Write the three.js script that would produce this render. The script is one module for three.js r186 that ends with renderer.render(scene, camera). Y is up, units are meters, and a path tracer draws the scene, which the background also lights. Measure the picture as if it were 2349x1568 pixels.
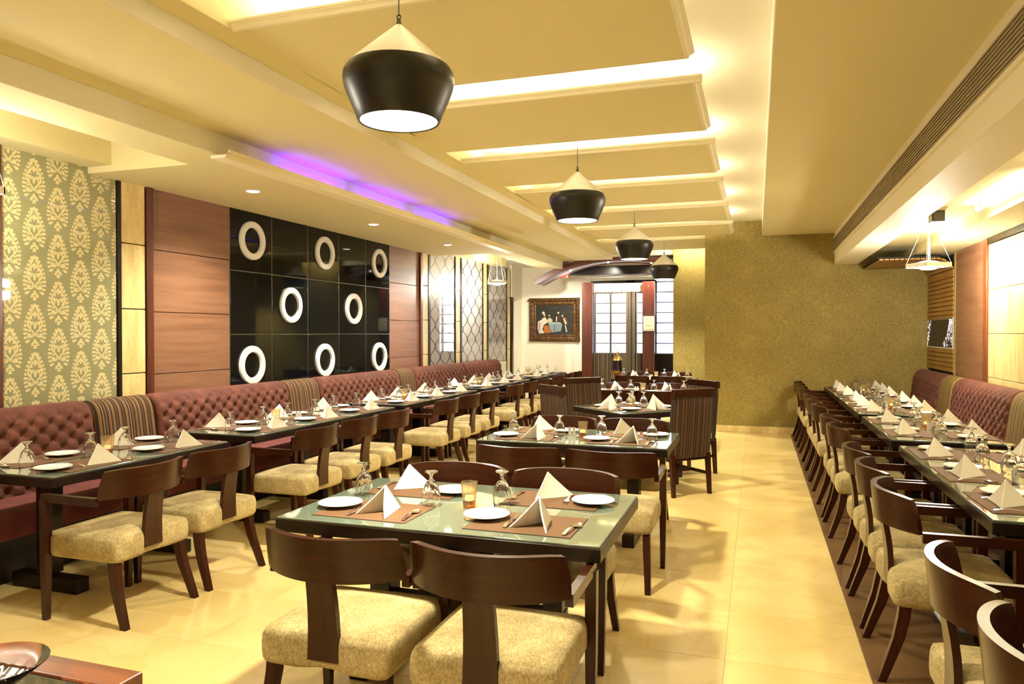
import * as THREE from 'three';
import { RoundedBoxGeometry } from 'three/addons/geometries/RoundedBoxGeometry.js';
import { mergeGeometries, mergeVertices, toCreasedNormals } from 'three/addons/utils/BufferGeometryUtils.js';
import { RectAreaLightUniformsLib } from 'three/addons/lights/RectAreaLightUniformsLib.js';

// ------------------------------------------------------------------ camera, sky, exposure
RectAreaLightUniformsLib.init();
const scene = new THREE.Scene();
const camera = new THREE.PerspectiveCamera(2 * Math.atan(784 / 1680) * 180 / Math.PI, 2349 / 1568, 0.05, 80);
camera.rotation.order = 'YXZ';
camera.position.set(0, 1.57, 0);
camera.rotation.set(-0.01242, 0.32229, 0);
scene.background = new THREE.Color().setRGB(6, 6.8, 8.6);
const renderer = new THREE.WebGLRenderer({ antialias: true });
renderer.toneMapping = THREE.LinearToneMapping;
renderer.toneMappingExposure = 1.12;
renderer.shadowMap.enabled = true;

const WARM = new THREE.Color().setRGB(1, 0.92, 0.68), TUBE = new THREE.Color().setRGB(1, 0.95, 0.76), COOL = new THREE.Color().setRGB(1, 0.94, 0.8), PURPLE = new THREE.Color().setRGB(0.11, 0.01, 1);
const POWER = { tube: 150, pendant: 48, downlight: 30, square: 12, batten: 110, purple: 60, wash: 170 };

// ------------------------------------------------------------------ helpers
let seed = 7;
const rnd = () => { seed = (seed * 1664525 + 1013904223) >>> 0; return seed / 4294967296; };
const jit = (a) => (rnd() * 2 - 1) * a;
const V = (x, y, z) => new THREE.Vector3(x, y, z);
const used = {};
function numbered(n) { const k = used[n] = (used[n] ?? -1) + 1; return k ? n + '_' + String(k).padStart(3, '0') : n; }
function shadows(o) { o.castShadow = true; o.receiveShadow = true; return o; }
function mesh(name, geo, mat, parent, pos) {
  const m = shadows(new THREE.Mesh(geo, mat)); m.name = parent ? name : numbered(name);
  if (pos) m.position.set(...pos);
  (parent || scene).add(m); return m;
}
function tag(o, label, category, group) { o.userData.label = label; o.userData.category = category; if (group) o.userData.group = group; return o; }
function thing(name, label, category, pos = [0, 0, 0], turn = 0, group) {
  const g = new THREE.Group(); g.name = numbered(name); g.position.set(...pos); g.rotation.y = turn; scene.add(g);
  return tag(g, label, category, group);
}
function struct(name, label, category) {
  const g = new THREE.Group(); g.name = name; g.userData = { kind: 'structure', label, category }; scene.add(g); return g;
}
function dup(o, pos, turn, label, group) {
  const c = o.clone(); c.name = numbered(o.userData.base || o.name.replace(/_\d{3}$/, '')); c.userData = { label, category: o.userData.category };
  if (group) c.userData.group = group;
  c.position.set(...pos); c.rotation.set(0, turn, 0); scene.add(c); return c;
}
// uv in metres from the dominant axis of each face; grain = axis that runs along u
function metreUV(geo, grain = 'x', ou = 0, ov = 0) {
  const g = geo.index ? geo.toNonIndexed() : geo, p = g.attributes.position, n = g.attributes.normal, uv = new Float32Array(p.count * 2), ax = 'xyz';
  for (let i = 0; i < p.count; i += 3) {
    const s = [0, 0, 0];
    for (let k = 0; k < 3; k++) { s[0] += n.getX(i + k); s[1] += n.getY(i + k); s[2] += n.getZ(i + k); }
    const d = s.map(Math.abs), a = d.indexOf(Math.max(...d));
    let rest = [0, 1, 2].filter((k) => k !== a);
    if (rest[1] === ax.indexOf(grain)) rest = [rest[1], rest[0]];
    for (let k = 0; k < 3; k++) {
      const c = [p.getX(i + k), p.getY(i + k), p.getZ(i + k)];
      uv[(i + k) * 2] = c[rest[0]] + ou; uv[(i + k) * 2 + 1] = c[rest[1]] + ov;
    }
  }
  g.setAttribute('uv', new THREE.BufferAttribute(uv, 2)); return g;
}
const bx = (w, h, d, x = 0, y = 0, z = 0, grain = 'x') => metreUV(new THREE.BoxGeometry(w, h, d).translate(x, y, z), grain, x * 0.37, z * 0.21);
const rbx = (w, h, d, r = 0.004, x = 0, y = 0, z = 0, grain = 'x', seg = 1) => metreUV(new RoundedBoxGeometry(w, h, d, seg, r).translate(x, y, z), grain, x * 0.37, z * 0.21);
// box from min/max corners
const span = (x0, x1, y0, y1, z0, z1, grain = 'z', r = 0) => (r ? rbx : bx)(...(r ? [x1 - x0, y1 - y0, z1 - z0, r] : [x1 - x0, y1 - y0, z1 - z0]), (x0 + x1) / 2, (y0 + y1) / 2, (z0 + z1) / 2, grain);
const merge = (list) => mergeGeometries(list.map((g) => { const k = g.index ? g.toNonIndexed() : g; for (const n of Object.keys(k.attributes)) if (!['position', 'normal', 'uv'].includes(n)) k.deleteAttribute(n); return k; }));
// closed sheet between a front surface f(u,v) and a rear surface g(u,v)
function slab(nu, nv, f, g, crease = 0.7, uvf) {
  const P = [], UV = [], tri = [];
  const at = (fn, i, j) => fn(i / nu, j / nv);
  const quad = (a, b, c, d, ua, ub, uc, ud) => { for (const [p, u] of [[a, ua], [b, ub], [c, uc], [a, ua], [c, uc], [d, ud]]) { P.push(p.x, p.y, p.z); UV.push(...u); } };
  const U = uvf || ((u, v) => [u, v]);
  for (let i = 0; i < nu; i++) for (let j = 0; j < nv; j++) {
    const us = [U(i / nu, j / nv), U((i + 1) / nu, j / nv), U((i + 1) / nu, (j + 1) / nv), U(i / nu, (j + 1) / nv)];
    quad(at(f, i, j), at(f, i + 1, j), at(f, i + 1, j + 1), at(f, i, j + 1), ...us);
    quad(at(g, i, j), at(g, i, j + 1), at(g, i + 1, j + 1), at(g, i + 1, j), us[0], us[3], us[2], us[1]);
  }
  for (let i = 0; i < nu; i++) for (const j of [0, nv]) {
    const a = at(f, i, j), b = at(f, i + 1, j), c = at(g, i + 1, j), d = at(g, i, j), u0 = U(i / nu, j / nv), u1 = U((i + 1) / nu, j / nv);
    j ? quad(a, b, c, d, u0, u1, u1, u0) : quad(a, d, c, b, u0, u0, u1, u1);
  }
  for (let j = 0; j < nv; j++) for (const i of [0, nu]) {
    const a = at(f, i, j), b = at(f, i, j + 1), c = at(g, i, j + 1), d = at(g, i, j), u0 = U(i / nu, j / nv), u1 = U(i / nu, (j + 1) / nv);
    i ? quad(a, d, c, b, u0, u0, u1, u1) : quad(a, b, c, d, u0, u1, u1, u0);
  }
  let q = new THREE.BufferGeometry();
  q.setAttribute('position', new THREE.Float32BufferAttribute(P, 3)); q.setAttribute('uv', new THREE.Float32BufferAttribute(UV, 2));
  q.computeVertexNormals(); return toCreasedNormals(q, crease);
}
const lathe = (pts, seg = 28, crease = .75) => { const g = new THREE.LatheGeometry(pts.map(([r, y]) => new THREE.Vector2(r, y)), seg); return toCreasedNormals(g.toNonIndexed(), crease); };
function tube(pts, r, seg = 12, rad = 6) { return new THREE.TubeGeometry(new THREE.CatmullRomCurve3(pts.map((p) => V(...p))), seg, r, rad, false); }
// tapered square post through points [x,y,z,w,d]
function post(pts) {
  const n = pts.length - 1, ring = pts.map(([x, y, z, w, d = w]) => [V(x - w / 2, y, z - d / 2), V(x + w / 2, y, z - d / 2), V(x + w / 2, y, z + d / 2), V(x - w / 2, y, z + d / 2)]);
  const P = [], UV = []; let acc = 0;
  const q = (a, b, c, d, v0, v1) => { for (const [p, u] of [[a, [v0, 0]], [b, [v0, .05]], [c, [v1, .05]], [a, [v0, 0]], [c, [v1, .05]], [d, [v1, 0]]]) { P.push(p.x, p.y, p.z); UV.push(...u); } };
  for (let i = 0; i < n; i++) { const l = Math.hypot(pts[i + 1][0] - pts[i][0], pts[i + 1][1] - pts[i][1], pts[i + 1][2] - pts[i][2]); for (let k = 0; k < 4; k++) q(ring[i][(k + 1) % 4], ring[i][k], ring[i + 1][k], ring[i + 1][(k + 1) % 4], acc, acc + l); acc += l; }
  q(ring[0][0], ring[0][1], ring[0][2], ring[0][3], 0, .03); q(ring[n][3], ring[n][2], ring[n][1], ring[n][0], 0, .03);
  let g = new THREE.BufferGeometry(); g.setAttribute('position', new THREE.Float32BufferAttribute(P, 3)); g.setAttribute('uv', new THREE.Float32BufferAttribute(UV, 2)); g.computeVertexNormals();
  return toCreasedNormals(g, 0.5);
}

// ------------------------------------------------------------------ textures
const hash = (x, y, s) => { let h = Math.imul(x, 374761393) + Math.imul(y, 668265263) + Math.imul(s, 974711); h = Math.imul(h ^ (h >>> 13), 1274126177); return ((h ^ (h >>> 16)) >>> 0) / 4294967296; };
function vnoise(x, y, px, py, s) { // tileable value noise
  const xi = Math.floor(x), yi = Math.floor(y), fx = x - xi, fy = y - yi, sx = fx * fx * (3 - 2 * fx), sy = fy * fy * (3 - 2 * fy), m = (a, b) => ((a % b) + b) % b;
  const a = hash(m(xi, px), m(yi, py), s), b = hash(m(xi + 1, px), m(yi, py), s), c = hash(m(xi, px), m(yi + 1, py), s), d = hash(m(xi + 1, px), m(yi + 1, py), s);
  return a + (b - a) * sx + (c - a) * sy + (a - b - c + d) * sx * sy;
}
function fbm(u, v, fx, fy, oct, s) { let t = 0, a = .5, w = 0; for (let o = 0; o < oct; o++) { t += a * vnoise(u * fx, v * fy, fx, fy, s + o); w += a; a *= .5; fx *= 2; fy *= 2; } return t / w; }
function dataTex(w, h, fn, metresU, metresV, srgb = true) {
  const d = new Uint8Array(w * h * 4);
  for (let j = 0; j < h; j++) for (let i = 0; i < w; i++) { const c = fn(i / w, j / h), k = (j * w + i) * 4; d[k] = c[0]; d[k + 1] = c[1]; d[k + 2] = c[2]; d[k + 3] = 255; }
  const t = new THREE.DataTexture(d, w, h, THREE.RGBAFormat); t.wrapS = t.wrapT = THREE.RepeatWrapping; t.magFilter = THREE.LinearFilter; t.minFilter = THREE.LinearMipmapLinearFilter; t.generateMipmaps = true;
  if (srgb) t.colorSpace = THREE.SRGBColorSpace; t.repeat.set(1 / metresU, 1 / metresV); t.needsUpdate = true; return t;
}
function canvasTex(w, h, draw, metresU, metresV) {
  const c = document.createElement('canvas'); c.width = w; c.height = h; draw(c.getContext('2d'), w, h);
  const t = new THREE.CanvasTexture(c); t.colorSpace = THREE.SRGBColorSpace; t.wrapS = t.wrapT = THREE.RepeatWrapping; t.repeat.set(1 / metresU, 1 / metresV); t.magFilter = THREE.LinearFilter; return t;
}
const mixc = (a, b, t) => a.map((v, i) => v + (b[i] - v) * t), cl = (v) => Math.max(0, Math.min(255, v));
const woodTex = (dark, light, s, gu = 3, gv = 26) => dataTex(512, 512, (u, v) => {
  const n = fbm(u + .02 * fbm(u, v, 4, 4, 2, s + 9), v, gu, gv, 4, s), f = fbm(u, v, 10, 200, 2, s + 5);
  return mixc(dark, light, Math.min(1, Math.max(0, n * 1.5 - .28 + (f - .5) * .45)));
}, 1.2, 0.6);
const std = (o) => new THREE.MeshStandardMaterial(o), phys = (o) => new THREE.MeshPhysicalMaterial(o);
const lin = (r, g, b) => new THREE.Color().setRGB(r, g, b);

const M = {};
M.chairWood = phys({ map: woodTex([36, 14, 5], [58, 26, 10], 11, 2, 14), roughness: .26, ior: 1.38 });
M.darkWood = phys({ map: woodTex([20, 12, 7], [38, 22, 13], 12), roughness: .34, ior: 1.36 });
M.rimWood = phys({ map: woodTex([96, 46, 22], [146, 78, 42], 15), roughness: .35, clearcoat: .6, clearcoatRoughness: .15 });
M.mahogany = phys({ map: woodTex([70, 26, 14], [108, 46, 24], 13), roughness: .35, clearcoat: .5, clearcoatRoughness: .2 });
M.panelWood = phys({ map: woodTex([120, 80, 55], [148, 105, 77], 14, 2, 16), roughness: .42, clearcoat: .35, clearcoatRoughness: .3 });
M.slatWood = phys({ map: woodTex([138, 96, 34], [190, 140, 62], 16), roughness: .45, clearcoat: .3, clearcoatRoughness: .3 });
const velvet = (dark, light, s, fr = 26) => dataTex(512, 512, (u, v) => mixc(dark, light, Math.max(0, Math.min(1, fbm(u, v, 6, 6, 3, s) * .75 + fbm(u, v, fr * 4, fr * 3, 2, s + 3) * .75 - .28))), .5, .5);
const weaveBump = dataTex(256, 256, (u, v) => { const a = 128 + 60 * Math.sin(u * Math.PI * 2 * 64) * Math.sin(v * Math.PI * 2 * 64) + 60 * (fbm(u, v, 64, 64, 2, 77) - .5); return [a, a, a]; }, .18, .18, false);
M.seatFabric = phys({ map: velvet([130, 110, 66], [204, 186, 138], 21), roughness: .95, sheen: .4, sheenColor: lin(.8, .7, .4), sheenRoughness: .5, bumpMap: weaveBump, bumpScale: .0012 });
M.maroon = phys({ map: velvet([76, 38, 26], [126, 72, 53], 22), roughness: .9, sheen: .4, sheenColor: lin(.6, .4, .34), sheenRoughness: .4, bumpMap: weaveBump, bumpScale: .0012 });
M.maroonSeat = phys({ map: velvet([92, 38, 34], [128, 64, 56], 23), roughness: .85, sheen: .5, sheenColor: lin(.6, .3, .25), sheenRoughness: .45 });
const stripe = (pal, s) => dataTex(256, 128, (u, v) => {
  const k = u * 20 % 1, band = pal[[0, 1, 0, 2, 0, 3, 1, 0, 2, 1, 0, 3, 0, 1, 2, 0, 3, 0, 2, 1][Math.floor(u * 20)]];
  const d = .72 + .28 * Math.sin(Math.PI * k), n = .86 + .28 * fbm(u, v, 128, 64, 2, s);
  return band.map((c) => cl(c * d * n));
}, .26, .2);
M.stripes = std({ map: stripe([[44, 28, 14], [146, 104, 62], [120, 94, 46], [106, 66, 36]], 31), roughness: .9 });
M.stripesDark = std({ map: stripe([[32, 20, 11], [92, 60, 34], [80, 60, 30], [76, 42, 25]], 33), roughness: .9 });
M.stripesGold = std({ map: stripe([[96, 76, 32], [164, 132, 66], [140, 116, 50], [112, 86, 40]], 32), roughness: .9 });
const plaster = dataTex(256, 256, (u, v) => { const a = 128 + 90 * (fbm(u, v, 24, 24, 4, 41) - .5); return [a, a, a]; }, .8, .8, false);
M.ceiling = std({ color: lin(.74, .65, .35), roughness: .9, bumpMap: plaster, bumpScale: .0015 });
M.whiteWall = std({ color: lin(.84, .79, .66), roughness: .9, bumpMap: plaster, bumpScale: .0015 });
M.fascia = std({ color: lin(.92, .89, .78), roughness: .7 });
M.cornice = std({ color: lin(.86, .78, .56), roughness: .6 });
M.olive = std({ map: dataTex(512, 512, (u, v) => { const n = fbm(u, v, 5, 5, 4, 43), f = fbm(u, v, 90, 90, 2, 44); return mixc([126, 110, 54], [174, 154, 88], Math.max(0, Math.min(1, n * .4 + f * .9 - .15))); }, 1.1, 1.1), roughness: .85, bumpMap: plaster, bumpScale: .002 });
M.travertine = phys({ map: dataTex(512, 512, (u, v) => { const n = fbm(u, v, 14, 3, 4, 45), f = fbm(u, v, 40, 90, 2, 46); return mixc([212, 182, 112], [244, 226, 168], Math.max(0, Math.min(1, n * 1.3 - .2 + (f - .5) * .4))); }, .8, .8), roughness: .4, clearcoat: .2, clearcoatRoughness: .3 });
const marble = (a, b, c, s) => dataTex(512, 512, (u, v) => {
  const w = fbm(u, v, 4, 4, 4, s), n = fbm(u + w * .3, v + w * .2, 5, 5, 4, s + 4), vein = Math.pow(1 - Math.abs(2 * fbm(u + w * .4, v, 6, 6, 3, s + 8) - 1), 14);
  return mixc(mixc(a, b, n), c, vein * .35);
}, 1.6, 1.6);
M.floorTile = phys({ map: marble([208, 180, 112], [234, 210, 148], [192, 160, 92], 51), roughness: .28, clearcoat: .35, clearcoatRoughness: .12 });
M.darkTile = phys({ map: marble([92, 66, 42], [126, 94, 62], [150, 118, 80], 55), roughness: .3, clearcoat: .35, clearcoatRoughness: .15 });
M.grout = std({ color: lin(.32, .24, .12), roughness: .9 });
M.screed = std({ color: lin(.25, .2, .14), roughness: .95 });
M.blackTile = phys({ color: lin(.004, .005, .006), roughness: .04, ior: 1.34 });
M.edgeGlint = std({ color: lin(.6, .62, .64), metalness: 1, roughness: .25 });  // pale metal standing in for lamp glints on tile bevels
M.blackGap = std({ color: lin(.01, .01, .01), roughness: .7 });
M.white = phys({ color: lin(.88, .87, .83), roughness: .35 });
M.china = phys({ color: lin(.9, .89, .85), roughness: .16, clearcoat: .6, clearcoatRoughness: .06 });
M.linen = std({ color: lin(.86, .82, .70), roughness: .9, bumpMap: weaveBump, bumpScale: .0005 });
M.placemat = std({ map: dataTex(256, 256, (u, v) => { const a = Math.sin(u * Math.PI * 64) * Math.sin(v * Math.PI * 64) > 0 ? 1 : .72, n = .85 + .3 * fbm(u, v, 64, 64, 2, 61); return [112 * a * n, 76 * a * n, 42 * a * n]; }, .12, .12), roughness: .8 });
M.steel = std({ color: lin(.75, .73, .68), metalness: 1, roughness: .18 });
M.tableGlass = phys({ color: lin(.16, .2, .15), roughness: .05, clearcoat: 1, clearcoatRoughness: .03, ior: 1.52 });
M.darkGlass = phys({ color: lin(.02, .018, .02), roughness: .06, clearcoat: 1, clearcoatRoughness: .03 });
M.glass = phys({ color: 0xffffff, transmission: 1, roughness: .02, ior: 1.46, thickness: .004 });
M.pane = phys({ color: lin(.95, .97, 1), transmission: 1, roughness: .04, ior: 1.45, thickness: 0 });
M.amber = phys({ color: lin(.98, .86, .62), transmission: .9, roughness: .12, ior: 1.45, thickness: .005, attenuationColor: lin(.9, .55, .2), attenuationDistance: .03 });
M.wax = std({ color: lin(.9, .8, .6), roughness: .6, emissive: lin(1, .7, .35), emissiveIntensity: 1.2 });
M.blackMetal = phys({ color: lin(.005, .0045, .004), roughness: .4, clearcoat: .15, clearcoatRoughness: .3 });
M.coneSheen = std({ color: lin(.9, .88, .83), metalness: .25, roughness: .38 });  // black cone top coloured pale to carry reflected cove light
M.whiteInside = std({ color: lin(.9, .88, .8), roughness: .6 });
M.cable = std({ color: lin(.08, .07, .06), roughness: .6 });
M.paleMetal = std({ color: lin(.8, .77, .7), metalness: .2, roughness: .4 });
M.glow = std({ color: lin(.9, .9, .85), emissive: WARM, emissiveIntensity: 6 });
M.glowTube = std({ color: lin(.9, .9, .85), emissive: TUBE, emissiveIntensity: 14 });
M.glowCool = std({ color: lin(.9, .9, .9), emissive: COOL, emissiveIntensity: 11 });
M.glowPurple = std({ color: lin(.4, .2, .8), emissive: PURPLE, emissiveIntensity: 4 });
M.grille = std({ color: lin(.46, .38, .22), metalness: .3, roughness: .5 });
M.brass = std({ color: lin(.7, .45, .14), metalness: 1, roughness: .35 });
M.string = std({ color: lin(.34, .27, .18), roughness: .9 });
M.header = std({ color: lin(.82, .72, .48), roughness: .9 });
M.goldFrame = phys({ map: woodTex([52, 30, 10], [128, 88, 34], 17, 20, 30), roughness: .45, metalness: .35, bumpMap: plaster, bumpScale: .012 });
M.daylitMetal = std({ color: lin(.62, .62, .74), metalness: .1, roughness: .35 });  // bluish metal, colour raised to include daylight bounced from the windows
M.glazing = std({ color: lin(.05, .06, .1), roughness: .5 });

function damask(c, w, h) { // printed leaf medallions, half-drop repeat
  c.fillStyle = 'rgb(148,146,104)'; c.fillRect(0, 0, w, h);
  const gold = 'rgb(220,206,152)', ground = 'rgb(148,146,104)';
  const leaf = (x, y, a, l, b) => { c.save(); c.translate(x, y); c.rotate(a); c.beginPath(); c.moveTo(0, 0); c.bezierCurveTo(b * .9, -l * .2, b * 1.5, -l * .85, b * .2, -l); c.bezierCurveTo(-b * .9, -l * 1.02, -b * .9, -l * .4, 0, 0); c.fill(); c.restore(); };
  const line = (lw, pts) => { c.lineWidth = lw; c.beginPath(); c.moveTo(pts[0], pts[1]); for (let i = 2; i < pts.length; i += 6) c.bezierCurveTo(...pts.slice(i, i + 6)); c.stroke(); };
  const curl = (x, y, r, a0, dir, lw) => { c.lineWidth = lw; c.beginPath(); for (let i = 0; i <= 30; i++) { const t = i / 30, rr = r * (1 - .75 * t), a = a0 + dir * t * 6; const px = x + Math.cos(a) * rr, py = y + Math.sin(a) * rr; i ? c.lineTo(px, py) : c.moveTo(px, py); } c.stroke(); };
  const motif = (cx, cy) => { // teardrop medallion: pointed above, full below
    c.save(); c.translate(cx, cy); c.scale(1.2, 1.0); const s = w * .25, H = h * .475; c.lineCap = 'round';
    const wid = (t) => s * .9 * Math.pow(Math.sin(Math.PI * Math.pow(t, 1.25)), .85); // t 0 (top) .. 1
    c.fillStyle = gold; c.strokeStyle = gold;
    for (const m of [-1, 1]) { c.save(); c.scale(m, 1);
      for (let k = 0; k < 10; k++) { const t = .1 + k * .075, y = -H + t * 2 * H, x = wid(t) * .62; leaf(x * .8, y + H * .06, .25 + k * .2, s * .36, s * .13); }
      for (let k = 0; k < 7; k++) { const t = .16 + k * .09, y = -H + t * 2 * H, x = wid(t) * .3; leaf(x * .9, y + H * .04, .2 + k * .15, s * .3, s * .11); }
      line(s * .11, [0, H * .46, s * .1, H * .12, s * .62, H * .12, s * .46, -H * .22, s * .36, -H * .44, s * .12, -H * .42, s * .02, -H * .62]);
      curl(s * .22, -H * .1, s * .17, Math.PI, 1, s * .1); curl(s * .34, H * .4, s * .22, Math.PI * 1.2, -1, s * .11);
      for (const [x, y, a, l] of [[.05, .66, 2.5, .3], [.1, .78, 2.2, .22], [.3, .58, 2.1, .32], [.04, .9, 2.8, .16]]) leaf(s * x, H * y, a, s * l, s * .1);
      c.restore(); }
    for (const [y, l] of [[-.78, .2], [-.34, .26], [.14, .26], [.78, .22], [.97, .16]]) { leaf(0, H * y, 0, H * l, s * .1); leaf(0, H * y, .0, H * l, -s * .1); }
    c.strokeStyle = ground; for (const m of [-1, 1]) { c.save(); c.scale(m, 1); line(s * .035, [0, H * .5, s * .16, H * .2, s * .72, H * .16, s * .56, -H * .22, s * .44, -H * .5, s * .18, -H * .5, s * .03, -H * .74]); line(s * .03, [s * .06, H * .56, s * .3, H * .66, s * .6, H * .6, s * .62, H * .3]); c.restore(); }
    c.restore();
  };
  for (const [x, y] of [[.25, .5], [.75, 0], [.75, 1]]) motif(x * w, y * h);
}
function ogee(c, w, h) { // printed ogee lattice on speckled paper
  c.fillStyle = 'rgb(172,166,158)'; c.fillRect(0, 0, w, h);
  for (let i = 0; i < 2600; i++) { const s = hash(i, 3, 9); c.fillStyle = s > .5 ? 'rgb(152,142,134)' : 'rgb(192,186,176)'; c.fillRect(hash(i, 1, 9) * w, hash(i, 2, 9) * h, 3, 3); }
  c.strokeStyle = 'rgb(58,62,74)';
  for (const x0 of [0, .5, 1]) for (const m of [-1, 1]) {
    for (let i = 0; i < 120; i++) { const a = i / 120, b = (i + 1) / 120, f = (t) => x0 * w + m * .25 * w * (.5 - .5 * Math.cos(2 * Math.PI * t)) * .98; c.lineWidth = w * (.03 + .04 * Math.pow(Math.abs(Math.cos(Math.PI * a * 2)), 6)); c.beginPath(); c.moveTo(f(a), a * h); c.lineTo(f(b), b * h); c.stroke(); }
  }
}
M.damask = phys({ map: canvasTex(768, 720, damask, .39, .36), roughness: .5, clearcoat: 1, clearcoatRoughness: .02 });
M.ogee = phys({ map: canvasTex(512, 256, ogee, .82, .36), roughness: .5, clearcoat: 1, clearcoatRoughness: .02 });
function outward(geo) { // make a closed mesh wind outwards
  const g = geo.index ? geo.toNonIndexed() : geo, p = g.attributes.position; let vol = 0; const a = V(0, 0, 0), b = V(0, 0, 0), c = V(0, 0, 0);
  for (let i = 0; i < p.count; i += 3) { a.fromBufferAttribute(p, i); b.fromBufferAttribute(p, i + 1); c.fromBufferAttribute(p, i + 2); vol += a.dot(b.clone().cross(c)); }
  if (vol < 0) { for (const n of Object.keys(g.attributes)) { const t = g.attributes[n], s = t.itemSize, r = t.array; for (let i = 0; i < t.count; i += 3) for (let k = 0; k < s; k++) { const q = r[(i + 1) * s + k]; r[(i + 1) * s + k] = r[(i + 2) * s + k]; r[(i + 2) * s + k] = q; } } g.deleteAttribute('normal'); const n = new THREE.BufferGeometry(); for (const k of Object.keys(g.attributes)) n.setAttribute(k, g.attributes[k]); n.computeVertexNormals(); return toCreasedNormals(n, .75); }
  return g;
}
// ------------------------------------------------------------------ floor
const ZN = 2.2, ZF = -16, XL = -5.1, XR = 2.4;
const floor = struct('floor', 'polished cream marble floor with a dark brown strip along the right tables', 'floor');
mesh('screed', span(XL - .3, XR + .3, -.2, -.012, ZF - .6, ZN + .2), M.screed, floor);
mesh('grout', span(XL, .5, -.012, -.0012, ZF, ZN), M.grout, floor);
mesh('dark_grout', span(.5, XR, -.012, -.0012, -12.15, ZN), M.grout, floor);
{
  const S = .64, gap = .0022, variants = (n, w, d) => Array.from({ length: n }, (_, k) => metreUV(new RoundedBoxGeometry(w - gap, .012, d - gap, 1, .0012).translate(0, -.006, 0), 'x', k * .41, k * .73));
  const light = variants(5, S, S), half = variants(2, .48, S), dark = variants(4, 1.9 / 3, S);
  for (let j = 0; j < 27; j++) {
    const z = .83 - S / 2 - j * S; // joints fall on z = -3.01
    for (let i = 0; i < 9; i++) {
      const x = i < 8 ? .5 - S / 2 - i * S : .5 - 8 * S - .24;
      if (z > -14 || x < -1.4) mesh('tile', i < 8 ? light[(i * 3 + j * 2 + (i * j) % 3) % 5] : half[j % 2], M.floorTile, floor, [x, 0, z]);
    }
    if (z > -12.1) for (let i = 0; i < 3; i++) mesh('dark_tile', dark[(i + j * 2) % 4], M.darkTile, floor, [.5 + 1.9 / 6 + i * 1.9 / 3, 0, z]);
  }
}
// ------------------------------------------------------------------ ceiling
const ceil = struct('ceiling', 'cream stepped false ceiling with lit cove panels', 'ceiling');
const CT = 3.75;
mesh('slab', span(XL - .3, XR + .3, CT, CT + .2, ZF - .6, ZN + .2), M.ceiling, ceil);
// left soffit with a recess at either end
const REC = [[-4.52, ZN], [-14.2, -11.15]];
mesh('soffit', span(-4.1, -3.68, 2.85, CT, -14.2, ZN), M.ceiling, ceil);
mesh('soffit', span(XL - .1, -4.1, 2.85, CT, -11.15, -4.52), M.ceiling, ceil);
mesh('soffit', span(XL - .1, -4.86, 2.9, CT, -4.52, ZN), M.ceiling, ceil);
mesh('soffit', span(XL - .1, -4.86, 2.93, CT, -14.2, -11.15), M.ceiling, ceil);
for (const [a, b] of REC) mesh('recess_top', span(-4.86, -4.1, 3.1, 3.2, a, b), M.ceiling, ceil);
mesh('soffit', span(-3.68, -2.68, 3.0, CT, -14.2, ZN), M.ceiling, ceil);
mesh('soffit', span(-2.68, -2.52, 3.1, CT, -14.2, ZN), M.ceiling, ceil);
mesh('upper_ceiling', span(-2.52, .08, 3.33, 3.45, -14.2, ZN), M.whiteWall, ceil);
mesh('soffit', span(.08, 1.12, 3.09, CT, -12.2, ZN), M.ceiling, ceil);
mesh('upper_ceiling', span(XL - .1, .2, 3.06, 3.2, ZF - .2, -14.2), M.whiteWall, ceil);
mesh('duct', span(1.12, 1.45, 2.61, CT, -12.2, ZN, 'z', .006), M.cornice, ceil);
mesh('recess_top', span(1.45, 1.97, 2.72, 2.82, -12.2, ZN), M.ceiling, ceil);
mesh('soffit', span(1.97, XR + .1, 2.6, CT, -12.2, ZN), M.ceiling, ceil);
mesh('fascia', span(-3.68, -3.674, 2.851, 2.999, -14.2, ZN), M.fascia, ceil);
mesh('fascia', span(-2.68, -2.674, 3.001, 3.099, -14.2, ZN), M.fascia, ceil);
mesh('fascia', span(.074, .08, 3.091, 3.329, -12.15, ZN), M.fascia, ceil);
// cove panels: a flat board with a moulded lip at the front and at the right end
const PF = []; for (let k = 0; k < 9; k++) PF.push(0.02 - 1.53 * k);
{
  const lipShape = new THREE.Shape(); // profile: out = +x, up = +y
  lipShape.moveTo(0, 0); lipShape.lineTo(.02, 0); lipShape.lineTo(.023, .006); lipShape.quadraticCurveTo(.027, .018, .042, .022); lipShape.lineTo(.045, .027); lipShape.lineTo(.052, .028); lipShape.lineTo(.052, .04); lipShape.lineTo(0, .04); lipShape.closePath();
  const front = (len) => new THREE.ExtrudeGeometry(lipShape, { depth: len, bevelEnabled: false }).rotateY(-Math.PI / 2).translate(len, 0, 0); // runs along x, faces +z
  const side = (len) => new THREE.ExtrudeGeometry(lipShape, { depth: len, bevelEnabled: false }); // runs along z, faces +x
  for (const zf of PF) {
    const far = zf < -12, z1 = zf - (far ? 1.5 : 1.17);
    mesh('cove_panel', span(-2.53, -.386, 3.1, 3.125, z1, zf - .066), M.ceiling, ceil);
    mesh('cornice', front(2.21), M.cornice, ceil, [-2.53, 3.1, zf - .066]);
    mesh('cornice', side(zf - z1 - .066), M.cornice, ceil, [-.386, 3.1, z1]);
  }
}
// duct grille
{
  const back = mesh('grille_recess', span(1.113, 1.12, 2.80, 3.0, -12.1, ZN - .3), M.blackGap, ceil);
  for (let k = 0; k < 9; k++) mesh('grille_bar', span(1.1, 1.114, 2.805 + k * .0235, 2.814 + k * .0235, -12.1, ZN - .3, 'z'), M.grille, ceil);
  for (const [a, b] of [[2.775, 2.803], [3.005, 3.03]]) mesh('grille_frame', span(1.102, 1.12, a, b, -12.1, ZN - .3), M.cornice, ceil);
}
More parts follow.
